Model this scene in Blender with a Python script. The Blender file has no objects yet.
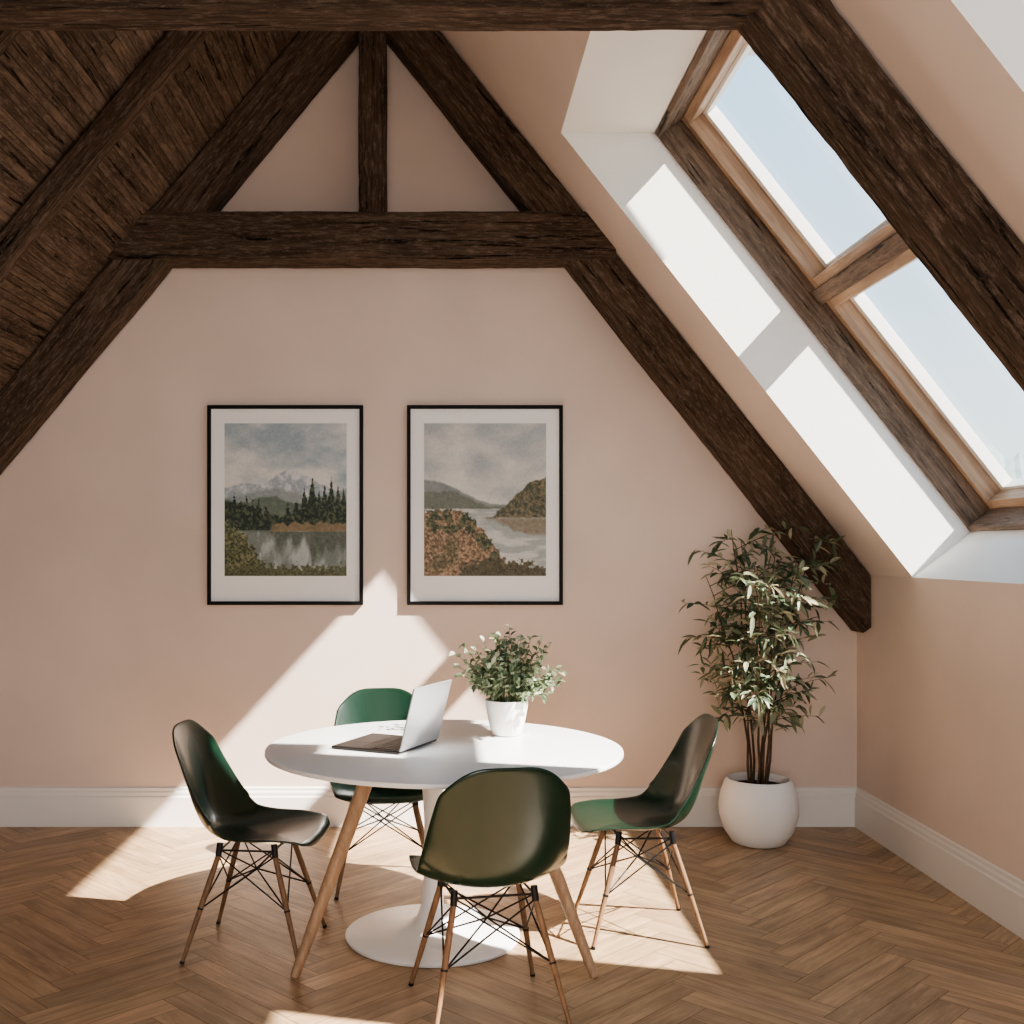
import bpy, bmesh, math, random
import numpy as np
from mathutils import Vector, Matrix, noise as mnoise
random.seed(7); rng=np.random.RandomState(7)
S=bpy.context.scene; COL=S.collection
def lin(c):
    c=np.array(c,float)/255.; return tuple(np.where(c<=.04045,c/12.92,((c+.055)/1.055)**2.4))
# ------------------------------------------------------------ materials
def mat(name,col=(200,200,200),rough=.6,metal=0,spec=.5,coat=0):
    m=bpy.data.materials.new(name); m.use_nodes=True
    b=m.node_tree.nodes['Principled BSDF']
    b.inputs['Base Color'].default_value=(*lin(col),1); b.inputs['Roughness'].default_value=rough
    b.inputs['Metallic'].default_value=metal; b.inputs['Specular IOR Level'].default_value=spec
    b.inputs['Coat Weight'].default_value=coat
    return m
def N(m,t,**kw):
    n=m.node_tree.nodes.new(t)
    for k,v in kw.items():
        if k in n.inputs.keys(): n.inputs[k].default_value=v
        else: setattr(n,k,v)
    return n
def L(m,a,b): m.node_tree.links.new(a,b)
def bsdf(m): return m.node_tree.nodes['Principled BSDF']
def plaster(name,col,var=.05,bump=.06):
    m=mat(name,col,.9,spec=.15); tc=N(m,'ShaderNodeTexCoord')
    n=N(m,'ShaderNodeTexNoise',Scale=1.6,Detail=6.0); L(m,tc.outputs['Object'],n.inputs['Vector'])
    r=N(m,'ShaderNodeValToRGB'); c=np.array(lin(col))
    r.color_ramp.elements[0].position=.3; r.color_ramp.elements[1].position=.7
    r.color_ramp.elements[0].color=(*(c*(1-var)),1); r.color_ramp.elements[1].color=(*np.minimum(c*(1+var),1),1)
    L(m,n.outputs['Fac'],r.inputs['Fac']); L(m,r.outputs['Color'],bsdf(m).inputs['Base Color'])
    n2=N(m,'ShaderNodeTexNoise',Scale=90.0,Detail=4.0); L(m,tc.outputs['Object'],n2.inputs['Vector'])
    b=N(m,'ShaderNodeBump',Strength=bump,Distance=.01); L(m,n2.outputs['Fac'],b.inputs['Height']); L(m,b.outputs['Normal'],bsdf(m).inputs['Normal'])
    return m
def wood(name,dark,light,axis=0,rough=.6,stretch=14,scale=3.0,bump=.4,attr=None,coord='Object',spec=.3,cracks=False,fleck=(172,150,132),fl=.65):
    m=mat(name,light,rough,spec=spec); tc=N(m,'ShaderNodeTexCoord')
    mp=N(m,'ShaderNodeMapping'); sc=[stretch]*3; sc[axis]=1.0; mp.inputs['Scale'].default_value=sc
    L(m,tc.outputs[coord],mp.inputs['Vector'])
    n=N(m,'ShaderNodeTexNoise',Scale=scale,Detail=9.0,Roughness=.75,Distortion=.5); L(m,mp.outputs[0],n.inputs['Vector'])
    r=N(m,'ShaderNodeValToRGB'); r.color_ramp.elements[0].position=.33; r.color_ramp.elements[1].position=.68
    r.color_ramp.elements[0].color=(*lin(dark),1); r.color_ramp.elements[1].color=(*lin(light),1)
    L(m,n.outputs['Fac'],r.inputs['Fac']); out=r.outputs['Color']
    n3=N(m,'ShaderNodeTexNoise',Scale=2.2,Detail=3.0); L(m,tc.outputs[coord],n3.inputs['Vector'])
    mr=N(m,'ShaderNodeMapRange'); mr.inputs['From Min'].default_value=.3; mr.inputs['From Max'].default_value=.7
    mr.inputs['To Min'].default_value=.8; mr.inputs['To Max'].default_value=1.2; L(m,n3.outputs['Fac'],mr.inputs['Value'])
    hs=N(m,'ShaderNodeHueSaturation'); L(m,mr.outputs[0],hs.inputs['Value']); L(m,out,hs.inputs['Color']); out=hs.outputs['Color']
    if attr:
        a=N(m,'ShaderNodeAttribute',attribute_name=attr); mx=N(m,'ShaderNodeMix',data_type='RGBA',blend_type='MULTIPLY')
        mx.inputs[0].default_value=1; L(m,out,mx.inputs[6]); L(m,a.outputs['Color'],mx.inputs[7]); out=mx.outputs[2]
    hgt=n.outputs['Fac']
    if cracks:
        mp2=N(m,'ShaderNodeMapping'); sc=[26.]*3; sc[axis]=1.3; mp2.inputs['Scale'].default_value=sc; L(m,tc.outputs[coord],mp2.inputs['Vector'])
        n4=N(m,'ShaderNodeTexNoise',Scale=1.6,Detail=5.0,Distortion=.8); L(m,mp2.outputs[0],n4.inputs['Vector'])
        cr=N(m,'ShaderNodeMapRange'); cr.inputs['From Min'].default_value=.33; cr.inputs['From Max'].default_value=.39; L(m,n4.outputs['Fac'],cr.inputs['Value'])
        mx=N(m,'ShaderNodeMix',data_type='RGBA'); mx.inputs[6].default_value=(.008,.006,.005,1); L(m,cr.outputs[0],mx.inputs[0]); L(m,out,mx.inputs[7]); out=mx.outputs[2]
        mp3=N(m,'ShaderNodeMapping'); sc=[2.6]*3; sc[axis]=.5; mp3.inputs['Scale'].default_value=sc; L(m,tc.outputs[coord],mp3.inputs['Vector'])
        n5=N(m,'ShaderNodeTexNoise',Scale=28.0,Detail=8.0,Roughness=.8); L(m,mp3.outputs[0],n5.inputs['Vector'])
        ad=N(m,'ShaderNodeMath',operation='ADD'); L(m,n5.outputs['Fac'],ad.inputs[0]); L(m,n.outputs['Fac'],ad.inputs[1])
        a2=N(m,'ShaderNodeMath',operation='MULTIPLY_ADD'); L(m,cr.outputs[0],a2.inputs[0]); a2.inputs[1].default_value=1.2; L(m,ad.outputs[0],a2.inputs[2]); hgt=a2.outputs[0]
        f2=N(m,'ShaderNodeMapRange'); f2.inputs['From Min'].default_value=.50; f2.inputs['From Max'].default_value=.66; f2.inputs['To Max'].default_value=fl; L(m,n5.outputs['Fac'],f2.inputs['Value'])
        m3=N(m,'ShaderNodeMix',data_type='RGBA'); m3.inputs[7].default_value=(*lin(fleck),1); L(m,f2.outputs[0],m3.inputs[0]); L(m,out,m3.inputs[6]); out=m3.outputs[2]
    L(m,out,bsdf(m).inputs['Base Color'])
    b=N(m,'ShaderNodeBump',Strength=bump,Distance=.02 if cracks else .015); L(m,hgt,b.inputs['Height']); L(m,b.outputs['Normal'],bsdf(m).inputs['Normal'])
    return m
M_wall=plaster('wall_plaster',(221,202,189))
M_wallR=plaster('knee_wall_plaster',(222,206,195))
M_ceil=plaster('ceiling_plaster',(225,210,200))
M_reveal=plaster('reveal_plaster',(244,241,236),.02)
M_base=mat('baseboard_paint',(232,227,221),.45)
M_beam=wood('old_beam_wood',(52,41,34),(124,102,85),0,.85,16,2.4,1.0,cracks=True,spec=.2)
M_plank=wood('roof_board_wood',(64,53,46),(134,113,97),1,.9,14,2.5,.6,attr='Col',cracks=True,spec=.15,fl=.45)
M_casing=wood('window_casing_wood',(80,66,56),(152,128,109),0,.65,18,2.5,.6,cracks=True)
M_casingY=wood('window_casing_wood_cross',(80,66,56),(152,128,109),1,.65,18,2.5,.6,cracks=True)
M_sash=wood('window_sash_wood',(150,122,101),(198,168,141),0,.5,18,2.5,.2)
M_sashY=wood('window_sash_wood_cross',(150,122,101),(198,168,141),1,.5,18,2.5,.2)
M_floor=wood('oak_floor_wood',(144,118,91),(200,169,135),0,.40,11,2.4,.15,attr='Col',coord='UV',spec=.4)
M_gap=mat('floor_gap',(92,70,54),.9)
M_white=mat('white_lacquer',(240,238,236),.3)
M_leg=wood('pale_ash_wood',(146,116,90),(190,158,128),2,.45,16,3,.08)
M_dowel=wood('dowel_wood',(98,74,55),(146,115,88),2,.45,16,3,.08)
M_gasket=mat('window_gasket',(236,234,230),.5)
M_green=mat('green_shell_plastic',(14,42,29),.27,spec=.5,coat=.15)
tc=N(M_green,'ShaderNodeTexCoord'); nz=N(M_green,'ShaderNodeTexNoise',Scale=220.0); L(M_green,tc.outputs['Object'],nz.inputs['Vector'])
bp=N(M_green,'ShaderNodeBump',Strength=.05,Distance=.002); L(M_green,nz.outputs['Fac'],bp.inputs['Height']); L(M_green,bp.outputs['Normal'],bsdf(M_green).inputs['Normal'])
M_black=mat('black_metal',(20,20,21),.45,.3)
M_frame=mat('black_frame',(10,9,9),.5,spec=.2)
M_mat=mat('white_mat_board',(242,239,236),.8)
M_alu=mat('silver_aluminium',(176,177,180),.35,.6)
M_dark=mat('dark_keys',(34,29,27),.4)
M_screen=mat('screen_glass',(16,17,20),.12)
M_pot=plaster('white_ceramic',(238,235,231),.02,.03); bsdf(M_pot).inputs['Roughness'].default_value=.5
M_soil=plaster('potting_soil',(58,42,32),.3,1.0)
M_bark=wood('plant_bark',(60,46,36),(106,84,66),2,.8,8,8,.3)
M_gstem=wood('green_stem',(64,74,50),(110,116,82),2,.7,8,8,.3)
M_blocker=mat('outer_hood_metal',(190,192,194),.6,.0)  # pale finish of the added sun-blocking boards
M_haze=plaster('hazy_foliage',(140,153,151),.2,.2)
def leafmat(name,c1,c2,c3):
    m=mat(name,c1,.42); a=N(m,'ShaderNodeAttribute',attribute_name='Col'); sp=N(m,'ShaderNodeSeparateColor'); L(m,a.outputs['Color'],sp.inputs[0])
    r=N(m,'ShaderNodeValToRGB'); e=r.color_ramp.elements; e[0].color=(*lin(c1),1); e[1].color=(*lin(c3),1); x=e.new(.55); x.color=(*lin(c2),1)
    L(m,sp.outputs[0],r.inputs['Fac']); L(m,r.outputs['Color'],bsdf(m).inputs['Base Color'])
    t=N(m,'ShaderNodeBsdfTranslucent'); L(m,r.outputs['Color'],t.inputs['Color']); mx=N(m,'ShaderNodeMixShader'); mx.inputs[0].default_value=.25
    L(m,bsdf(m).outputs[0],mx.inputs[1]); L(m,t.outputs[0],mx.inputs[2]); L(m,mx.outputs[0],m.node_tree.nodes['Material Output'].inputs['Surface'])
    return m
M_leaf=leafmat('olive_leaf',(76,92,70),(122,134,106),(198,188,160))
M_leaf2=leafmat('light_leaf',(72,90,66),(120,134,102),(196,200,172))
def glassmat(name,fac,rough=0.02):
    m=bpy.data.materials.new(name); m.use_nodes=True; nt=m.node_tree; nt.nodes.remove(nt.nodes['Principled BSDF'])
    t=N(m,'ShaderNodeBsdfTransparent'); g=N(m,'ShaderNodeBsdfGlossy'); g.inputs['Roughness'].default_value=rough
    mx=N(m,'ShaderNodeMixShader'); mx.inputs[0].default_value=fac; L(m,t.outputs[0],mx.inputs[1]); L(m,g.outputs[0],mx.inputs[2])
    L(m,mx.outputs[0],nt.nodes['Material Output'].inputs['Surface']); return m
M_glass=glassmat('window_glass',.05); M_pglass=glassmat('picture_glass',.012,.45)
# ------------------------------------------------------------ object helpers
def mk(name,verts,faces,mats,parent=None,smooth=False,label=None,kind=None,cat=None,group=None,mi=None,M=None):
    me=bpy.data.meshes.new(name); me.from_pydata([tuple(v) for v in verts],[],[tuple(f) for f in faces]); 
    for m in (mats if isinstance(mats,(list,tuple)) else [mats]): me.materials.append(m)
    if mi is not None: me.polygons.foreach_set('material_index',mi)
    me.polygons.foreach_set('use_smooth',[smooth]*len(me.polygons)); me.update()
    return ob(name,me,parent,label,kind,cat,group,M)
def ob(name,me,parent=None,label=None,kind=None,cat=None,group=None,M=None):
    o=bpy.data.objects.new(name,me); COL.objects.link(o)
    if M is not None: o.matrix_world=M
    if parent is not None: o.parent=parent
    if label: o['label']=label
    if kind: o['kind']=kind
    if cat: o['category']=cat
    if group: o['group']=group
    return o
class B:
    def __init__(s): s.v=[];s.f=[];s.mi=[]
    def quad(s,a,b,c,d,m=0):
        n=len(s.v); s.v+=[a,b,c,d]; s.f.append((n,n+1,n+2,n+3)); s.mi.append(m)
    def box(s,x0,x1,y0,y1,z0,z1,m=0):
        n=len(s.v); s.v+=[(x,y,z) for x in (x0,x1) for y in (y0,y1) for z in (z0,z1)]
        for f in [(0,1,3,2),(4,6,7,5),(0,4,5,1),(2,3,7,6),(0,2,6,4),(1,5,7,3)]: s.f.append(tuple(n+i for i in f)); s.mi.append(m)
    def cyl(s,p0,p1,r0,r1=None,seg=12,m=0,cap=True):
        r1=r0 if r1 is None else r1; p0=Vector(p0);p1=Vector(p1); d=(p1-p0).normalized(); q=d.to_track_quat('Z','Y'); n=len(s.v)
        for p,r in((p0,r0),(p1,r1)):
            for i in range(seg):
                a=2*math.pi*i/seg; s.v.append(tuple(p+q@Vector((r*math.cos(a),r*math.sin(a),0))))
        for i in range(seg):
            j=(i+1)%seg; s.f.append((n+i,n+j,n+seg+j,n+seg+i)); s.mi.append(m)
        if cap: s.f.append(tuple(n+i for i in reversed(range(seg)))); s.f.append(tuple(n+seg+i for i in range(seg))); s.mi+=[m,m]
    def lathe(s,prof,seg=64,m=0,c=(0,0)):
        n=len(s.v)
        for r,z in prof:
            for i in range(seg):
                a=2*math.pi*i/seg; s.v.append((c[0]+r*math.cos(a),c[1]+r*math.sin(a),z))
        for k in range(len(prof)-1):
            for i in range(seg):
                j=(i+1)%seg; s.f.append((n+k*seg+i,n+k*seg+j,n+(k+1)*seg+j,n+(k+1)*seg+i)); s.mi.append(m)
        if prof[0][0]>1e-4: s.f.append(tuple(n+i for i in reversed(range(seg)))); s.mi.append(m)
        if prof[-1][0]>1e-4: s.f.append(tuple(n+(len(prof)-1)*seg+i for i in range(seg))); s.mi.append(m)
    def tube(s,pts,rs,seg=7,m=0):
        n=len(s.v); K=len(pts)
        for k in range(K):
            d=(Vector(pts[min(k+1,K-1)])-Vector(pts[max(k-1,0)])).normalized(); q=d.to_track_quat('Z','Y')
            for i in range(seg):
                a=2*math.pi*i/seg; s.v.append(tuple(Vector(pts[k])+q@Vector((rs[k]*math.cos(a),rs[k]*math.sin(a),0))))
        for k in range(K-1):
            for i in range(seg):
                j=(i+1)%seg; s.f.append((n+k*seg+i,n+k*seg+j,n+(k+1)*seg+j,n+(k+1)*seg+i)); s.mi.append(m)
        s.f.append(tuple(n+i for i in reversed(range(seg)))); s.f.append(tuple(n+(K-1)*seg+i for i in range(seg))); s.mi+=[m,m]
    def mesh(s,name,mats,smooth=False):
        me=bpy.data.meshes.new(name); me.from_pydata(s.v,[],s.f)
        for m in (mats if isinstance(mats,(list,tuple)) else [mats]): me.materials.append(m)
        me.polygons.foreach_set('material_index',s.mi); me.polygons.foreach_set('use_smooth',[smooth]*len(s.f)); me.update(); return me
def bev(o,w=.004,seg=2):
    b=o.modifiers.new('bevel','BEVEL'); b.width=w; b.segments=seg; b.limit_method='ANGLE'; return o
def shade(me,ang=40):
    me.polygons.foreach_set('use_smooth',[True]*len(me.polygons))
    try: me.set_sharp_from_angle(angle=math.radians(ang))
    except Exception: pass
# ------------------------------------------------------------ room constants
CAMZ=1.55; F=1100.
XR=2.343; XA=-.37; YB=6.18; YF=-2.6; KZ=1.414; T=1.264; CA=.6204; SA=.7843; ZA=KZ+(XR-XA)*T
TL=1.205; CL=1/math.sqrt(1+TL*TL); SLN=TL*CL; XL=XA-(ZA-KZ)/TL
def PR(s,d,y): return (XR-s*CA+d*SA, y, KZ+s*SA+d*CA)
def PL(s,d,y): return (XL+s*CL-d*SLN, y, KZ+s*SLN+d*CL)
SL=(XR-XA)/CA; SLL=(XA-XL)/CL
# back / front gable walls
mk('wall_back',[(XL,YB,0),(XR,YB,0),(XR,YB,KZ),(XA,YB,ZA),(XL,YB,KZ)],[(0,1,2,3,4)],M_wall,kind='structure',label='blush beige plaster gable wall')
b=B()
y=YF
wx0,wx1,wz0,wz1=-1.7,1.1,.5,3.0
b.quad((XL,y,0),(XL,y,KZ),(wx0,y,KZ),(wx0,y,0)); b.quad((wx1,y,0),(wx1,y,KZ),(XR,y,KZ),(XR,y,0))
b.quad((wx0,y,0),(wx0,y,wz0),(wx1,y,wz0),(wx1,y,0))
zl=KZ+(wx0-XL)*TL; zr=KZ+(XR-wx1)*T
b.quad((XL,y,KZ),(wx0,y,zl),(wx0,y,KZ),(wx0,y,KZ)); b.quad((wx1,y,KZ),(wx1,y,zr),(XR,y,KZ),(XR,y,KZ))
n=len(b.v); b.v+=[(wx0,y,wz1),(wx0,y,zl),(XA,y,ZA),(wx1,y,zr),(wx1,y,wz1)]; b.f.append((n,n+1,n+2,n+3,n+4)); b.mi.append(0)
o=ob('wall_front',b.mesh('wall_front',M_wall),kind='structure',label='blush beige gable wall with large window')
mk('wall_left',[(XL,YF,0),(XL,YB,0),(XL,YB,KZ),(XL,YF,KZ)],[(0,1,2,3)],M_wall,kind='structure',label='low beige knee wall')
mk('wall_right',[(XR,YF,0),(XR,YF,KZ),(XR,YB,KZ),(XR,YB,0)],[(0,1,2,3)],M_wallR,kind='structure',label='low beige knee wall under the skylights')
# right ceiling with skylight openings
WIN=[(3.035,5.45),(.75,2.60)]
S0=.0; S1=2.81; D=.36; ST=2.524
b=B(); ys=[YF]+[v for w in sorted(WIN) for v in w]+[YB]
for i in range(len(ys)-1):
    y0,y1=ys[i],ys[i+1]
    if (y0,y1) in WIN:
        b.quad(PR(S1,0,y0),PR(S1,0,y1),PR(SL,0,y1),PR(SL,0,y0))
        DD=.62
        for yy in (y0,y1):
            b.quad(PR(0,0,yy),PR(0,D,yy),PR(ST,D,yy),PR(S1,0,yy),1)
            b.quad(PR(0,D,yy),PR(0,DD,yy),PR(ST,DD,yy),PR(ST,D,yy),1)
        b.quad(PR(0,0,y0),PR(0,DD,y0),PR(0,DD,y1),PR(0,0,y1),1)
        b.quad(PR(S1,0,y0),PR(ST,D,y0),PR(ST,D,y1),PR(S1,0,y1),1)
        b.quad(PR(ST,D,y0),PR(ST,DD,y0),PR(ST,DD,y1),PR(ST,D,y1),1)
    else: b.quad(PR(0,0,y0),PR(0,0,y1),PR(SL,0,y1),PR(SL,0,y0))
ob('ceiling',b.mesh('ceiling',[M_ceil,M_reveal]),kind='structure',label='sloped beige plaster ceiling with skylight recesses')
# left boarded ceiling
b=B(); cols=[]; s=0
b.quad(PL(0,.03,YF),PL(SLL,.03,YF),PL(SLL,.03,YB),PL(0,.03,YB)); cols+= [.5]*4
rg=random.Random(3)
while s<SLL:
    w=rg.uniform(.032,.052); s2=min(s+w-.0025,SLL); yy=YF
    while yy<YB:
        y2=min(yy+rg.uniform(2.0,4.4),YB); c=rg.uniform(.7,1.25); dd=rg.uniform(0,.008)
        n=len(b.v); vs=[PL(a,d,q) for a in (s,s2) for q in (yy,y2-.003) for d in (dd,.05)]; b.v+=vs; cols+=[c]*8
        for f in [(0,1,3,2),(4,6,7,5),(0,4,5,1),(2,3,7,6),(0,2,6,4),(1,5,7,3)]: b.f.append(tuple(n+i for i in f)); b.mi.append(0)
        yy=y2
    s+=w
me=b.mesh('ceiling',M_plank); a=me.color_attributes.new('Col','FLOAT_COLOR','POINT')
a.data.foreach_set('color',np.array([(c,c*.985,c*.97,1) for c in cols],'f').ravel())
ob('ceiling',me,kind='structure',label='sloped ceiling of dark weathered boards')
# floor herringbone
bm=bmesh.new(); uvl=bm.loops.layers.uv.new('UVMap'); cl=bm.loops.layers.float_color.new('Col')
W=.105; nn=6; Rm=Matrix.Rotation(math.radians(45),3,'Z'); cx,cy=(XL+XR)/2,(YF+YB)/2; R=int(5.8/W)
rg=random.Random(5)
def plank(i,j,w,h,hor):
    g=.0010; pts=[(i*W+g,j*W+g),((i+w)*W-g,j*W+g),((i+w)*W-g,(j+h)*W-g),(i*W+g,(j+h)*W-g)]
    P=[Rm@Vector((x,y,0)) for x,y in pts]; P=[(p.x+cx,p.y+cy,0) for p in P]
    if min(p[0] for p in P)>XR or max(p[0] for p in P)<XL or min(p[1] for p in P)>YB or max(p[1] for p in P)<YF: return
    f=bm.faces.new([bm.verts.new(p) for p in P]); t=rg.uniform(.87,1.09); c=(t*rg.uniform(.98,1.02),t,t*rg.uniform(.95,1.03),1)
    ox,oy=rg.uniform(0,50),rg.uniform(0,50)
    for l,(x,y) in zip(f.loops,pts):
        lx,ly=(x-i*W,y-j*W) if hor else (y-j*W,x-i*W)
        l[uvl].uv=(lx+ox,ly+oy); l[cl]=c
for j in range(-R,R):
    for i in range(-R,R):
        if (i-j)%(2*nn)==0: plank(i,j,nn,1,True)
        if (j-i-1)%(2*nn)==0: plank(i,j,1,nn,False)
for co,no in [((XL,0,0),(-1,0,0)),((XR,0,0),(1,0,0)),((0,YF,0),(0,-1,0)),((0,YB,0),(0,1,0))]:
    bmesh.ops.bisect_plane(bm,geom=bm.verts[:]+bm.edges[:]+bm.faces[:],plane_co=co,plane_no=no,clear_outer=True)
f=bm.faces.new([bm.verts.new(p) for p in [(XL,YF,-.004),(XR,YF,-.004),(XR,YB,-.004),(XL,YB,-.004)]]); f.material_index=1
me=bpy.data.meshes.new('floor'); bm.to_mesh(me); bm.free(); me.materials.append(M_floor); me.materials.append(M_gap)
ob('floor',me,kind='structure',label='oak herringbone parquet floor')
# baseboards
def baseboard(name,p0,p1,nrm):
    prof=[(0,0),(.022,0),(.022,.165),(.016,.172),(.016,.19),(.010,.2),(.010,.215),(0,.22)]
    v=[];f=[]
    for p in (p0,p1):
        for d,z in prof: v.append((p[0]+nrm[0]*d,p[1]+nrm[1]*d,z))
    k=len(prof)
    for i in range(k): f.append((i,(i+1)%k,k+(i+1)%k,k+i))
    f+= [tuple(range(k))[::-1],tuple(range(k,2*k))]
    mk(name,v,f,M_base,kind='structure',label='white painted moulded baseboard')
baseboard('baseboard_back',(XL,YB),(XR,YB),(0,-1)); baseboard('baseboard_right',(XR,YF),(XR,YB-.022),(-1,0)); baseboard('baseboard_left',(XL,YF),(XL,YB-.022),(1,0))
# ------------------------------------------------------------ beams
def beam(name,p0,p1,h,y0,y1,parent,seed=0,jit=.0055,clip=None):
    p0=Vector((p0[0],(y0+y1)/2,p0[1])); p1=Vector((p1[0],(y0+y1)/2,p1[1])); X=(p1-p0).normalized(); Yv=Vector((0,1,0)); Z=X.cross(Yv)
    Ln=(p1-p0).length; M=Matrix((X,Yv,Z)).transposed().to_4x4(); M.translation=(p0+p1)/2
    bm=bmesh.new(); bmesh.ops.create_cube(bm,size=1)
    for v in bm.verts: v.co=Vector((v.co.x*Ln,v.co.y*(y1-y0),v.co.z*h))
    bmesh.ops.bevel(bm,geom=[e for e in bm.edges if abs((e.verts[0].co-e.verts[1].co).x)>Ln*.9],offset=.010,segments=2,affect='EDGES')
    nseg=int(Ln/.035)
    for i in range(1,nseg):
        bmesh.ops.bisect_plane(bm,geom=bm.verts[:]+bm.edges[:]+bm.faces[:],plane_co=(-Ln/2+Ln*i/nseg,0,0),plane_no=(1,0,0))
    for v in bm.verts:
        q=Vector((v.co.x*2,v.co.y*7,v.co.z*7))+Vector((seed*7.3,0,0)); nv=mnoise.noise_vector(q)
        q2=Vector((v.co.x*20,v.co.y*24,v.co.z*24+seed)); n2=mnoise.noise_vector(q2)
        v.co.y+=nv.y*jit+n2.y*jit*.5; v.co.z+=nv.z*jit+n2.z*jit*.5
    if clip:
        for xw,sg in clip:
            Mi=M.inverted(); co=Mi@Vector((xw,p0.y,1)); no=Mi.to_3x3()@Vector((sg,0,0))
            r=bmesh.ops.bisect_plane(bm,geom=bm.verts[:]+bm.edges[:]+bm.faces[:],plane_co=co,plane_no=no,clear_outer=True)
            ed=[g for g in r['geom_cut'] if isinstance(g,bmesh.types.BMEdge)]
            bmesh.ops.holes_fill(bm,edges=ed,sides=0)
    me=bpy.data.meshes.new(name); bm.to_mesh(me); bm.free(); me.materials.append(M_beam); shade(me,35)
    return ob(name,me,parent,M=M)
def truss(yf,yb,h,lbl,extra=-.22,tie_z=(3.125,3.382),tie_x=(-1.80,.95),kp=True):
    e=bpy.data.objects.new('roof_truss',None); COL.objects.link(e); e['label']=lbl; e['category']='roof truss'; e['kind']='structure'
    off=h/2
    for sgn,PF,sl in ((1,PR,SL),(-1,PL,SLL)):
        a=PF(.0+extra,-off-.002,0); t=PF(sl-.12,-off-.002,0)
        beam('rafter',(a[0],a[2]),(t[0],t[2]),h,yf,yb,e,seed=sgn+3+yf,clip=[(XR-.004,1) if sgn>0 else (XL+.004,-1)])
    beam('tie_beam',(tie_x[0],sum(tie_z)/2),(tie_x[1],sum(tie_z)/2),tie_z[1]-tie_z[0],yf-.03,yb-.01,e,seed=yf+9)
    if kp: beam('king_post',(XA,tie_z[1]-.01),(XA,ZA-.45),.15,yf+.02,yb-.02,e,seed=yf+4)
    return e
truss(5.97,6.165,.228,'dark weathered timber truss against the gable wall')
truss(2.97,3.10,.19,'dark rough-hewn timber truss crossing the room',tie_z=(3.005,3.27),tie_x=(-1.76,.86))
for yc in (4.84,3.74):
    a=PL(0,-.055,0); t=PL(SLL-.1,-.055,0)
    r=beam('ceiling_rafter',(a[0],a[2]),(t[0],t[2]),.10,yc,yc+.11,None,seed=yc)
    r['label']='slim dark timber rafter under the boarded ceiling'; r['category']='rafter'; r['kind']='structure'
# ------------------------------------------------------------ skylights
def skylight(idx,y0,y1):
    M=Matrix(((-CA,0,SA,XR),(0,-1,0,0),(SA,0,CA,KZ),(0,0,0,1)))
    def lb(b,s0,s1,d0,d1,a,c,m=0): b.box(s0,s1,-c,-a,d0,d1,m)
    b=B(); cw=.016
    lb(b,0.004,ST-.004,D,.60,y0+.002,y0+cw,0); lb(b,0.004,ST-.004,D,.60,y1-cw,y1-.002,0)
    lb(b,.004,.035,D,.60,y0+cw,y1-cw,1); lb(b,ST-.035,ST-.004,D,.60,y0+cw,y1-cw,1)
    sm=1.38
    lb(b,sm-.04,sm+.04,D+.11,.62,y0+cw,y1-cw,1)
    root=ob('window_%d'%idx,b.mesh('window_frame',[M_casing,M_casingY]),kind='structure',label='roof window with weathered dark timber frame',M=M); bev(root,.004)
    for (a,c,ra,rc) in ((.035,sm-.04,.05,.05),(sm+.04,ST-.035,.05,.05)):
        b=B(); w=.042; ya=y0+cw; yb=y1-cw; d0,d1=.50,.65
        lb(b,a,c,d0,d1,ya,ya+w,0); lb(b,a,c,d0,d1,yb-w,yb,0)
        lb(b,a,a+ra,d0+.002,d1,ya+w,yb-w,1); lb(b,c-rc,c,d0+.002,d1,ya+w,yb-w,1)
        sa=ob('sash',b.mesh('sash',[M_sash,M_sashY]),root,label='warm brown timber sash'); bev(sa,.004)
        b=B(); g=.04; lo,hi=ya+w,yb-w; e0,e1=.585,.642
        lb(b,a+ra,c-rc,e0,e1,lo,lo+g); lb(b,a+ra,c-rc,e0,e1,hi-g,hi); lb(b,a+ra,a+ra+.016,e0,e1,lo+g,hi-g); lb(b,c-rc-.016,c-rc,e0,e1,lo+g,hi-g)
        ob('gasket',b.mesh('gasket',M_gasket),sa,label='thin pale inner trim')
        b=B(); b.quad((a+ra,-hi,.630),(c-rc,-hi,.630),(c-rc,-lo,.630),(a+ra,-lo,.630)); ob('glass_pane',b.mesh('glass_pane',M_glass),sa)
    ld=bpy.data.lights.new('sky_portal','AREA'); ld.shape='RECTANGLE'; ld.size=ST; ld.size_y=y1-y0; ld.cycles.is_portal=True
    lo=bpy.data.objects.new('sky_portal',ld); COL.objects.link(lo)
    c=PR(ST/2,.69,(y0+y1)/2); X=Vector((-CA,0,SA)); Z=Vector((SA,0,CA)); Yv=Z.cross(X)
    Mx=Matrix((X,Yv,Z)).transposed().to_4x4(); Mx.translation=c; lo.matrix_world=Mx
for i,(a,c) in enumerate(WIN): skylight(i+1,a,c)
# unseen boards added above the roof windows to cut the sun patches
zh=KZ+2.62*SA+.65*CA; xh=XR-2.62*CA+.65*SA-.02
def sun_blocker(name,P):
    n=len(P); v=[(x,y,z) for z in (zh,zh+.03) for x,y in P]
    f=[tuple(reversed(range(n))),tuple(range(n,2*n))]+[(i,(i+1)%n,n+(i+1)%n,n+i) for i in range(n)]
    mk(name,v,f,M_blocker,kind='structure',label='pale metal hood outside above the roof window')
sun_blocker('trim_1',[(xh,2.62),(2.42,2.62),(2.42,3.0),(1.94,3.05),(1.94,5.03),(xh,5.24)])
sun_blocker('trim_2',[(xh,.5),(2.75,.5),(2.75,2.02),(xh,2.38)])
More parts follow.
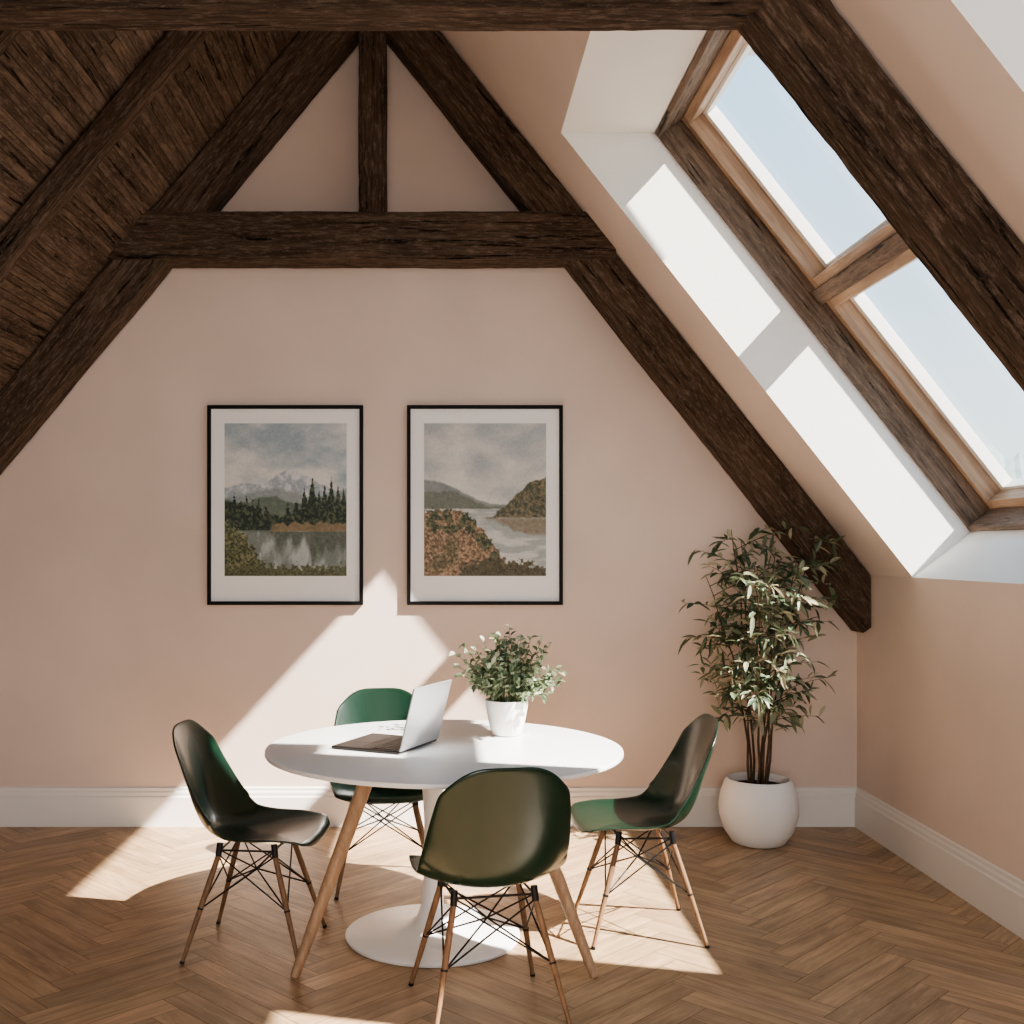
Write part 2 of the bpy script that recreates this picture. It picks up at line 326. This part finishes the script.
# hazy tree line far outside
v=[];f=[]; K=220
for i in range(K+1):
    x=8+60*i/K; h=6.8+1.6*mnoise.noise(Vector((x*.16,3.1,0)))+.5*mnoise.noise(Vector((x*.7,1.7,0)))+.5*mnoise.noise(Vector((x*2.6,.7,0)))+.3*mnoise.noise(Vector((x*6.6,.7,0)))
    v+=[(x,60,-6),(x,60,h*.8),(x,60.3,h)]
for i in range(K):
    for k in (0,1): a=i*3+k; f.append((a,a+3,a+4,a+1))
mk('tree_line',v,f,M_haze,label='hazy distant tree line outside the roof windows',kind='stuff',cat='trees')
# unseen gable window behind the viewpoint, added to let in fill light
b=B(); t=.06
b.box(wx0,wx0+t,YF-.05,YF+.05,wz0,wz1); b.box(wx1-t,wx1,YF-.05,YF+.05,wz0,wz1); b.box(wx0+t,wx1-t,YF-.05,YF+.05,wz0,wz0+t); b.box(wx0+t,wx1-t,YF-.05,YF+.05,wz1-t,wz1)
b.box(-.33,-.27,YF-.04,YF+.04,wz0+t,wz1-t)
w3=ob('window_3',b.mesh('window_3',M_sash),kind='structure',label='large timber gable window')
b=B(); b.quad((wx0,YF,wz0),(wx1,YF,wz0),(wx1,YF,wz1),(wx0,YF,wz1)); ob('glass_pane',b.mesh('glass_pane',M_glass),w3)
ld=bpy.data.lights.new('window_daylight','AREA'); ld.shape='RECTANGLE'; ld.size=wx1-wx0; ld.size_y=wz1-wz0; ld.energy=85; ld.color=(1,.97,.95)  # unseen area lamp added as room fill, just inside the gable opening
lo=bpy.data.objects.new('window_daylight',ld); COL.objects.link(lo); lo.location=((wx0+wx1)/2,YF+.1,(wz0+wz1)/2); lo.rotation_euler=(math.radians(90),0,0)
# ------------------------------------------------------------ pictures
def up(a,h,w):
    ys=np.linspace(0,a.shape[0]-1.001,h); xs=np.linspace(0,a.shape[1]-1.001,w); yi=ys.astype(int); xi=xs.astype(int)
    fy=(ys-yi)[:,None]; fx=(xs-xi)[None]; fy=fy*fy*(3-2*fy); fx=fx*fx*(3-2*fx)
    g=lambda dy,dx:a[np.ix_(yi+dy,xi+dx)]
    return g(0,0)*(1-fy)*(1-fx)+g(0,1)*(1-fy)*fx+g(1,0)*fy*(1-fx)+g(1,1)*fy*fx
def fbm(h,w,sx,sy,o=5,r=None):
    r=r or rng; out=np.zeros((h,w)); amp=1;tot=0
    for k in range(o):
        out+=amp*up(r.rand(int(sy*2**k)+2,int(sx*2**k)+2),h,w); tot+=amp; amp*=.55
    return out/tot
H_,W_=320,256
def lerp(a,b,t): return a*(1-t[...,None])+b*t[...,None]
def C(*c): return np.array(c,float)
def ss(x,a,b): t=np.clip((x-a)/(b-a),0,1); return t*t*(3-2*t)
def put(img,a,c): return np.where(a[...,None],c,img)
def soft(img,x,w,c): return lerp(img,c*np.ones_like(img),ss(x,-w,w))
def paint1():
    V,U=np.mgrid[0:1:H_*1j,0:1:W_*1j]; n=fbm(H_,W_,3,7); n2=fbm(H_,W_,18,22,6); n3=fbm(H_,W_,80,96,3); n4=fbm(H_,W_,40,50,4)
    img=lerp(C(156,169,176),C(216,213,206),np.clip(ss(V,0,.4)*.7+(n-.42)*2.2,0,1))
    m1=.43-.13*np.exp(-((U-.55)/.2)**2)-.035*np.exp(-((U-.15)/.1)**2)+(n2-.5)*.025
    img=soft(img,V-m1,.005,lerp(C(158,165,171),C(208,208,206),ss(n4*.4+n2*.6+(.40-V)*.9,.40,.66)))
    m2=.455+.03*np.sin(U*9+1)+(n2-.5)*.03; img=soft(img,V-m2,.015,lerp(C(134,144,146),C(154,159,155),n2))
    m3=.50+.02*np.sin(U*13)+(n2-.5)*.05; img=soft(img,V-m3,.008,lerp(C(92,105,99),C(118,125,108),n4))
    t=.60+(n2-.5)*.10-.07*(1-ss(U,.1,.45))-.05*ss(U,.6,.9)
    for x0,hh,ww in [(.03,.10,.02),(.08,.15,.028),(.13,.12,.02),(.18,.14,.025),(.23,.11,.02),(.28,.12,.025),(.34,.07,.02),(.52,.09,.02),(.59,.12,.025),(.655,.19,.03),(.72,.28,.036),(.775,.18,.025),(.82,.22,.028),(.875,.26,.032),(.93,.22,.028),(.975,.2,.025)]:
        d=np.abs(U-x0)/(ww*1.6); t=np.minimum(t,.62-hh*(1-d)+(n3-.5)*.09+(d>1)*9)
    img=put(img,(V>t)&(V<.70),lerp(C(48,60,53),C(92,99,76),ss(n3*.5+n4*.5,.42,.68)))
    img=soft(img,np.minimum(V-(.655+(n2-.5)*.07),(U-.38)*.3),.008,lerp(C(114,100,79),C(152,136,108),n4))
    wt=lerp(C(172,178,176),C(124,130,124),ss(fbm(H_,W_,8,4),.42,.62)); img=soft(img,V-(.71+(n-.5)*.04),.006,wt)
    rd=(.86+(fbm(H_,W_,14,2,3)-.5)*.35-V)*ss(U,.25,.5)*((V>.71)*1.)
    img=lerp(img,lerp(C(78,86,76),C(104,110,98),n3),ss(rd,.0,.09)*.8)
    img=soft(img,np.minimum(V-(.67+.30*ss(U,.02,.45)+(n4-.5)*.18),.5-U),.012,lerp(C(70,77,58),C(136,131,97),ss(n3*.7+n2*.3,.32,.70)))
    img=soft(img,V-(.94+(n4-.5)*.12),.012,lerp(C(70,76,58),C(124,120,90),n3))
    return img+(n3-.5)[...,None]*22
def paint2():
    V,U=np.mgrid[0:1:H_*1j,0:1:W_*1j]; n=fbm(H_,W_,3,6); n2=fbm(H_,W_,18,22,6); n3=fbm(H_,W_,80,96,3); n4=fbm(H_,W_,40,50,4)
    img=lerp(C(172,177,178),C(216,211,203),np.clip(ss(V,0,.4)*.5+(n-.42)*2.2,0,1))
    m=.37+.16*ss(U,0,.62)+(n2-.5)*.02; img=soft(img,V-m,.008,lerp(C(126,133,134),C(148,150,146),n2))
    m=.45+.1*ss(U,.2,.6)+(n2-.5)*.03; img=soft(img,V-m,.008,lerp(C(104,113,108),C(130,130,116),n4))
    img=soft(img,V-(.56+(n2-.5)*.01),.004,lerp(C(202,201,196),C(166,170,168),ss(fbm(H_,W_,3,22),.42,.62)))
    m=.62-.26*ss(U,.48,.98)+(n2-.5)*.04; img=soft(img,np.minimum(V-m,.62+.03*(n2-.5)-V),.006,lerp(C(82,88,74),C(134,119,96),ss(n4*.6+n3*.4,.34,.68)))
    img=soft(img,np.minimum(np.minimum(V-.62,.73-V),(U-(.5+(V-.62)*3+(n2-.5)*.25))*.3),.015,lerp(C(130,121,106),C(156,146,129),n4))
    n5=fbm(H_,W_,60,72,2); n6=fbm(H_,W_,8,10,3)
    m=.57+.46*ss(U,.28,.86)+(n4-.5)*.10; q=ss(n3*.5+n5*.5,.24,.78)
    base=lerp(C(104,86,70),C(186,158,130),q); base=lerp(base,lerp(C(84,84,66),C(140,128,98),q),ss(n6,.48,.62)*.7)
    img=soft(img,V-m,.010,base)
    img=soft(img,np.minimum(np.minimum(V-m,m+.13-V),(n2-.46)*.4),.012,lerp(C(62,71,60),C(112,112,86),ss(n5,.25,.75)))
    img=soft(img,np.minimum(V-(.89+.5*(U-.62)**2+(n4-.5)*.12),(U-.3)*.4),.010,lerp(C(68,71,60),C(120,108,84),n3))
    return img+(n3-.5)[...,None]*22
M_print=mat('art_print',(128,128,128),.7,spec=.2); a=N(M_print,'ShaderNodeAttribute',attribute_name='Col'); L(M_print,a.outputs['Color'],bsdf(M_print).inputs['Base Color'])
def wp(px,py,y): return ((px-440)/F*y, CAMZ+(550-py)/F*y)
def picture(x0,x1,img,lbl):
    yy=YB-.03; a=wp(x0,605,yy); c=wp(x1,405,yy); w=c[0]-a[0]; h=c[1]-a[1]; t=.020
    b=B(); b.box(0,t,-.03,-.002,0,h); b.box(w-t,w,-.03,-.002,0,h); b.box(t,w-t,-.03,-.002,0,t); b.box(t,w-t,-.03,-.002,h-t,h); b.box(t,w-t,-.008,-.003,t,h-t)
    r=ob('framed_picture',b.mesh('picture_frame',M_frame),None,lbl,None,'picture','framed landscape prints',Matrix.Translation((a[0],YB,a[1]))); bev(r,.002)
    b=B(); b.box(t,w-t,-.013,-.009,t,h-t); ob('mat_board',b.mesh('mat_board',M_mat),r)
    mx=(17/156*w); 
    u0=mx;u1=w-mx*.98; v0=29/200*h; v1=h-18/200*h
    vs=[(u0+(u1-u0)*i/(W_-1),-.0145,v1-(v1-v0)*j/(H_-1)) for j in range(H_) for i in range(W_)]
    fs=[(j*W_+i,(j+1)*W_+i,(j+1)*W_+i+1,j*W_+i+1) for j in range(H_-1) for i in range(W_-1)]
    p=mk('art_print',vs,fs,M_print,r); ca=p.data.color_attributes.new('Col','FLOAT_COLOR','POINT')
    im=np.clip(img/255.,0,1); im=np.where(im<=.04045,im/12.92,((im+.055)/1.055)**2.4); ca.data.foreach_set('color',np.concatenate([im.reshape(-1,3),np.ones((H_*W_,1))],1).astype('f').ravel())
    b=B(); b.quad((t,-.022,t),(w-t,-.022,t),(w-t,-.022,h-t),(t,-.022,h-t)); ob('glass_pane',b.mesh('glass_pane',M_pglass),r)
picture(207,363,paint1(),'black framed print of mountain lake with conifers')
picture(407,563,paint2(),'black framed print of lake valley with autumn bushes')
# ------------------------------------------------------------ table
TX,TY,TZ=.016,4.42,.76
tab=bpy.data.objects.new('round_dining_table',None); COL.objects.link(tab); tab.location=(TX,TY,0)
tab['label']='round white dining table with splayed ash legs and disc base'; tab['category']='table'
b=B(); R0=.712; b.lathe([(.0001,TZ-.020),(R0-.012,TZ-.020),(R0-.002,TZ-.017),(R0,TZ-.014),(R0,TZ-.004),(R0-.001,TZ-.001),(R0-.004,TZ),(.0001,TZ)],128)
me=b.mesh('table_top',M_white); shade(me,35); ob('table_top',me,tab,label='glossy white round top')
b=B(); ox=-.045; b.lathe([(.0001,.001),(.345,.001),(.35,.006),(.35,.014),(.34,.02),(.2,.03),(.11,.045),(.065,.075),(.045,.13),(.036,.25),(.034,.45),(.042,.6),(.07,.68),(.13,.725),(.2,.739),(.0001,.740)],96,c=(ox,.0))
me=b.mesh('pedestal_base',M_white); shade(me,50); ob('pedestal_base',me,tab,label='white trumpet pedestal with disc foot')
for sx in (-1,1):
    for sy in (-1,1):
        b=B(); p0=Vector((sx*.27,sy*.19,TZ-.021)); p1=Vector((sx*.545,sy*.43,.0)); pts=[p0.lerp(p1,t) for t in (0,.25,.5,.75,.985,1)]
        b.tube([tuple(p) for p in pts],[.028,.028,.026,.022,.017,.015],14); me=b.mesh('leg',M_leg); shade(me,40); ob('leg',me,tab,label='tapered pale ash wood leg')
# ------------------------------------------------------------ chair
KP=[(-.270,.430),(-.250,.452),(-.145,.454),(-.015,.438),(.09,.44),(.165,.472),(.213,.55),(.252,.68),(.282,.79),(.305,.872)]
KU=[0,.05,.2,.38,.53,.64,.74,.86,.94,1.]
def interp(tab_,u):
    xs=[t[0] for t in tab_]; 
    k=max(i for i in range(len(xs)) if xs[i]<=u+1e-9); k=min(k,len(xs)-2); t=(u-xs[k])/(xs[k+1]-xs[k])
    p=[tab_[max(min(k+j,len(xs)-1),0)][1] for j in (-1,0,1,2)]; p=[np.array(q,float) for q in p]
    return .5*((2*p[1])+(-p[0]+p[2])*t+(2*p[0]-5*p[1]+4*p[2]-p[3])*t*t+(-p[0]+3*p[1]-3*p[2]+p[3])*t**3)
PT=list(zip(KU,KP)); WT=[(0,.215),(.08,.238),(.25,.256),(.45,.262),(.6,.258),(.75,.253),(.87,.236),(.95,.212),(1,.182)]
CT=[(0,-.012),(.1,.012),(.3,.035),(.5,.06),(.62,.095),(.75,.085),(.88,.05),(1,.022)]
NU,NV=44,24; vs=[];fs=[]
for i in range(NU+1):
    for j in range(NV+1):
        v=-1+2*j/NV; u1=1-.075*abs(v)**3.6; u0=.08*abs(v)**3.2; u=u0+(u1-u0)*i/NU
        p=interp(PT,u); q=interp(PT,min(u+.01,1)) -interp(PT,max(u-.01,0)); q=q/np.linalg.norm(q); nrm=np.array([-q[1],q[0]])
        w=float(interp(WT,u)); c=float(interp(CT,u))
        pp=p+nrm*c*abs(v)**2.3
        vs.append((w*v*(1-.03*abs(v)**4),pp[0],pp[1]))
for i in range(NU):
    for j in range(NV):
        a=i*(NV+1)+j; fs.append((a,a+1,a+NV+2,a+NV+1))
shell=bpy.data.meshes.new('seat_shell'); shell.from_pydata(vs,[],fs); shell.materials.append(M_green); shell.polygons.foreach_set('use_smooth',[True]*len(fs))
legs=[]
LT=lambda sx,sy:Vector((sx*.135,sy*.105+.0,.405)); LF=lambda sx,sy:Vector((sx*.225,sy*.225,.0))
for sx in (-1,1):
    for sy in (-1,1):
        b=B(); p0,p1=LT(sx,sy),LF(sx,sy); P=[p0.lerp(p1,t) for t in (.04,.3,.6,.98)]; b.tube([tuple(p) for p in P],[.0105,.0115,.0102,.0075],12)
        lm=b.mesh('leg',M_dowel); shade(lm,45)
        b=B(); b.tube([tuple(p0.lerp(p1,.975)),tuple(p0.lerp(p1,1.0))],[.0092,.0092],12); fm=b.mesh('foot_cap',M_black); shade(fm,45)
        legs.append((lm,fm))
b=B(); r=.0032
mid=lambda sx,sy,t:LT(sx,sy).lerp(LF(sx,sy),t)
for sx in (-1,1):
    for sy in (-1,1):
        b.cyl(LT(sx,sy)+Vector((0,0,.028)),mid(sx,sy,.05),.0122,.0122,12)
        b.cyl(mid(sx,sy,.51),mid(sx,sy,.525),.0120,.0120,12)
        b.cyl(mid(sx,sy,.52),mid(-sx,sy,.04),r,seg=8); b.cyl(mid(sx,sy,.52),mid(sx,-sy,.04),r,seg=8)
        b.cyl(mid(sx,sy,.52),(0,0,.30),r,seg=8)
for s_ in (-1,1):
    b.cyl(LT(-1,s_),LT(1,s_),r*1.3,seg=8); b.cyl(LT(s_,-1),LT(s_,1),r*1.3,seg=8); b.cyl(LT(s_,-1),(0,0,.30),r,seg=8); b.cyl(LT(s_,1),(0,0,.30),r,seg=8)
wire=b.mesh('wire_brace',M_black); shade(wire,45)
def chair(x,y,rot,lbl):
    e=bpy.data.objects.new('dining_chair',None); COL.objects.link(e); e.location=(x,y,0); e.rotation_euler=(0,0,math.radians(rot))
    e['label']=lbl; e['category']='chair'; e['group']='dining chairs around the table'
    s=ob('seat_shell',shell,e); m=s.modifiers.new('solid','SOLIDIFY'); m.thickness=.009; m.offset=-1; m=s.modifiers.new('sub','SUBSURF'); m.levels=1; m.render_levels=1
    for lm,fm in legs: l=ob('leg',lm,e,label='pale wooden dowel leg'); ob('foot_cap',fm,l)
    ob('wire_brace',wire,e,label='black crossed wire bracing')
chair(.160,3.74,191,'dark green moulded chair with its back turned, dowel legs')
chair(-.26,5.12,6,'dark green moulded chair tucked between table and wall')
chair(-.72,4.32,84,'dark green moulded chair seen side-on beside the table')
chair(.81,4.50,-88,'dark green moulded chair side-on beside table, near the plant')
# ------------------------------------------------------------ laptop
hp0=Vector((-.155,4.24,0)); hp1=Vector((-.015,4.53,0)); hd=(hp1-hp0).normalized(); out=Vector((-hd.y,hd.x,0))
c=(hp0+hp1)/2; M=Matrix((hd,out,Vector((0,0,1)))).transposed().to_4x4(); M.translation=(c.x,c.y,TZ+.001)
lw=.168
b=B(); b.box(-lw,lw,0,.305,.002,.012); lap=ob('laptop',b.mesh('laptop_base',M_dark),None,'open silver laptop with dark keyboard on the table',None,'laptop',None,M); bev(lap,.004,3)
b=B()
b.box(-lw+.003,lw-.003,.003,.302,.0122,.0130)
for i in range(13):
    for j in range(5): b.box(-.148+i*.0229,-.148+i*.0229+.019,.03+j*.023,.03+j*.023+.019,.013,.0145)
b.box(-.05,.05,.18,.27,.0129,.0134)
ob('keyboard',b.mesh('keyboard',M_dark),lap,label='dark keyboard deck')
th=math.radians(14); M2=Matrix.Translation((0,0,.013))@Matrix.Rotation(th,4,'X')
b=B(); b.box(-lw,lw,-.007,0,0,.255); lid=ob('lid',b.mesh('lid',M_alu),lap,label='silver lid'); lid.matrix_local=M2; bev(lid,.003,3)
b=B(); b.box(-lw+.006,lw-.006,.0002,.001,.008,.247); sc=ob('screen',b.mesh('screen',M_screen),lid)
# ------------------------------------------------------------ plants
def leaves(specs,fold=.25):
    v=[];f=[];c=[]
    for (p,d,ln,w,seed) in specs:
        d=Vector(d).normalized(); upv=Vector((random.gauss(0,.5),random.gauss(0,.5),1)); side=d.cross(upv).normalized(); nn_=side.cross(d).normalized(); n=len(v); col=seed
        drop=random.uniform(.05,.3)*ln
        for t,wd in ((0,.05),(.25,.8),(.55,1.),(.8,.6),(1,.0)):
            q=Vector(p)+d*ln*t-Vector((0,0,1))*drop*t*t
            for s_ in (-1,0,1): v.append(tuple(q+side*w*.5*wd*s_+nn_*w*fold*abs(s_)*wd)); c.append(col)
        for k in range(4):
            for s_ in (0,1): a=n+k*3+s_; f.append((a,a+1,a+4,a+3))
    return v,f,c
def foliage(specs,m,parent,label):
    v,f,c=leaves(specs); o=mk('foliage',v,f,m,parent,True,label); a=o.data.color_attributes.new('Col','FLOAT_COLOR','POINT')
    a.data.foreach_set('color',np.array([(x,x,x,1) for x in c],'f').ravel()); return o
# small pot plant
px_,py_=.285,4.70
b=B(); b.lathe([(.0001,.0),(.056,.0),(.064,.006),(.078,.06),(.089,.12),(.091,.15),(.085,.15),(.081,.13),(.077,.12),(.0001,.12)],48); me=b.mesh('pot',M_pot); shade(me,45)
pl=ob('potted_plant',me,None,'small leafy green plant in white tapered pot',None,'plant',None,Matrix.Translation((px_,py_,TZ+.001)))
b=B(); b.lathe([(.0001,.128),(.05,.127),(.078,.121)],24); ob('soil',b.mesh('soil',M_soil),pl)
b=B(); sp=[]; rr=random.Random(11); random.seed(11)
for i in range(84):
    az=rr.uniform(0,6.283); el=math.acos(rr.uniform(-.42,1)); R1=rr.uniform(.12,.225)
    tip=Vector((math.sin(el)*math.cos(az)*R1*1.14,math.sin(el)*math.sin(az)*R1*1.1,.262+math.cos(el)*R1*.98)); base=Vector((math.cos(az)*.035,math.sin(az)*.035,.12)); midp=base.lerp(tip,.5)+Vector((0,0,.05))
    pts=[base.lerp(midp,t).lerp(midp.lerp(tip,t),t) for t in (0,.25,.5,.75,1)]
    b.tube([tuple(p) for p in pts],[.0018,.0016,.0014,.0012,.001],5)
    for k in range(13):
        t=.27+.73*k/12; p=base.lerp(midp,t).lerp(midp.lerp(tip,t),t); d=(tip-base).normalized()*.5+Vector((rr.gauss(0,1),rr.gauss(0,1),rr.gauss(0,.7)))
        sp.append((p,d,rr.uniform(.028,.042),rr.uniform(.017,.025),rr.random()))
ob('stem',b.mesh('stem',M_gstem),pl); foliage(sp,M_leaf2,pl,'dense small oval green leaves')
# large plant
qx,qy=1.685,5.82
prof=[(.0001,0),(.12,0),(.138,.01),(.178,.07),(.203,.15),(.207,.20),(.198,.26),(.175,.325),(.165,.342),(.157,.342),(.155,.325),(.153,.295),(.0001,.295)]
b=B(); b.lathe(prof,64); me=b.mesh('pot',M_pot); shade(me,50)
bp_=ob('potted_tree',me,None,'tall slender-leaved tree in round white floor pot',None,'plant',None,Matrix.Translation((qx,qy,.001)))
b=B(); b.lathe([(.0001,.312),(.1,.309),(.154,.300)],32); ob('soil',b.mesh('soil',M_soil),bp_)
b=B(); sp=[]; rr=random.Random(24); random.seed(21)
XMAX=.46; YMAX=5.93-qy
def cl_(p,mg=.16):
    x=max(min(p.x,XMAX-.05),-.40); y=max(min(p.y,YMAX),-.30); zmax=KZ+(XR-(x+qx))*T-mg
    return Vector((x,y,min(p.z,zmax,1.68)))
for i in range(8):
    az=i*2.4+rr.uniform(-.3,.3); H=rr.uniform(1.0,1.62) if i>1 else 1.66; R1=rr.uniform(.16,.38)*(1.1-.3*H/1.7)
    base=Vector((math.cos(az)*.045,math.sin(az)*.04,.29)); tip=cl_(Vector((math.cos(az)*R1*1.1+.02,math.sin(az)*R1*.9,H))); midp=base.lerp(tip,.5)+Vector((-math.cos(az)*.07+rr.uniform(-.03,.03),-math.sin(az)*.05,.05))
    cur=lambda t:base.lerp(midp,t).lerp(midp.lerp(tip,t),t)
    K=10; b.tube([tuple(cur(k/K)+Vector((math.sin(k*1.7+i)*.006,math.cos(k*2.1+i)*.006,0))) for k in range(K+1)],[.0072-.0054*k/K for k in range(K+1)],7)
    nb=int(10*H)
    for j in range(nb):
        t=.30+.70*j/nb; p=cur(t); a2=rr.uniform(0,6.283); ln=rr.uniform(.12,.32)*(1.2-.5*abs(t-.55)); tp=cl_(p+Vector((math.cos(a2)*ln,math.sin(a2)*ln*.8,rr.uniform(-.05,.14)))); m_=p.lerp(tp,.5)+Vector((0,0,.03))
        cv=lambda s_:p.lerp(m_,s_).lerp(m_.lerp(tp,s_),s_)
        b.tube([tuple(cv(s_/4)) for s_ in range(5)],[.0024,.002,.0016,.0012,.0008],5)
        for k in range(12):
            s_=.12+.88*k/11; q=cv(s_); d=(tp-p).normalized()*.4+Vector((rr.gauss(0,.75),rr.gauss(0,.7),rr.gauss(-.12,.55)))
            le=rr.uniform(.055,.10); e=q+d.normalized()*le
            if e.x>XMAX: d.x=-abs(d.x)
            if e.x<-.46: d.x=abs(d.x)
            if e.y>YMAX: d.y=-abs(d.y)
            if e.z>KZ+(XR-(e.x+qx))*T-.03: d.z=-abs(d.z); d.x=-abs(d.x)
            sp.append((q,d,le,rr.uniform(.019,.028),min(rr.random()**1.1,1)))
ob('stem',b.mesh('stem',M_bark),bp_,label='slim brown woody stems'); foliage(sp,M_leaf,bp_,'narrow olive green leaves')
# ------------------------------------------------------------ light, world, camera
sd=bpy.data.lights.new('sun','SUN'); sd.energy=17; sd.angle=math.radians(.7); sd.color=(1,.945,.87)
so=bpy.data.objects.new('sun',sd); COL.objects.link(so); so.rotation_euler=Vector((-1,.507,-1.08)).to_track_quat('-Z','Y').to_euler(); so.location=(6,-2,6)
w=bpy.data.worlds.new('sky'); S.world=w; w.use_nodes=True; nt=w.node_tree; bg=nt.nodes['Background']
tc=nt.nodes.new('ShaderNodeTexCoord'); sx=nt.nodes.new('ShaderNodeSeparateXYZ'); rp=nt.nodes.new('ShaderNodeValToRGB')
nt.links.new(tc.outputs['Generated'],sx.inputs[0]); nt.links.new(sx.outputs['Z'],rp.inputs['Fac']); nt.links.new(rp.outputs['Color'],bg.inputs['Color'])
e=rp.color_ramp.elements; e[0].position=0; e[0].color=(*lin((232,234,232)),1); e[1].position=.6; e[1].color=(*lin((140,184,220)),1); x=e.new(.2); x.color=(*lin((192,214,228)),1)
bg.inputs['Strength'].default_value=1.5
cd=bpy.data.cameras.new('camera'); cam=bpy.data.objects.new('camera',cd); COL.objects.link(cam); cam.location=(0,0,CAMZ); cam.rotation_euler=(math.radians(90),0,0)
cd.sensor_width=36; cd.lens=36*F/1024; cd.shift_x=(512-440)/1024; cd.shift_y=(550-512)/1024; cd.clip_start=.05
S.camera=cam
S.view_settings.view_transform='AgX'; S.view_settings.look='AgX - Medium High Contrast'; S.view_settings.exposure=.58
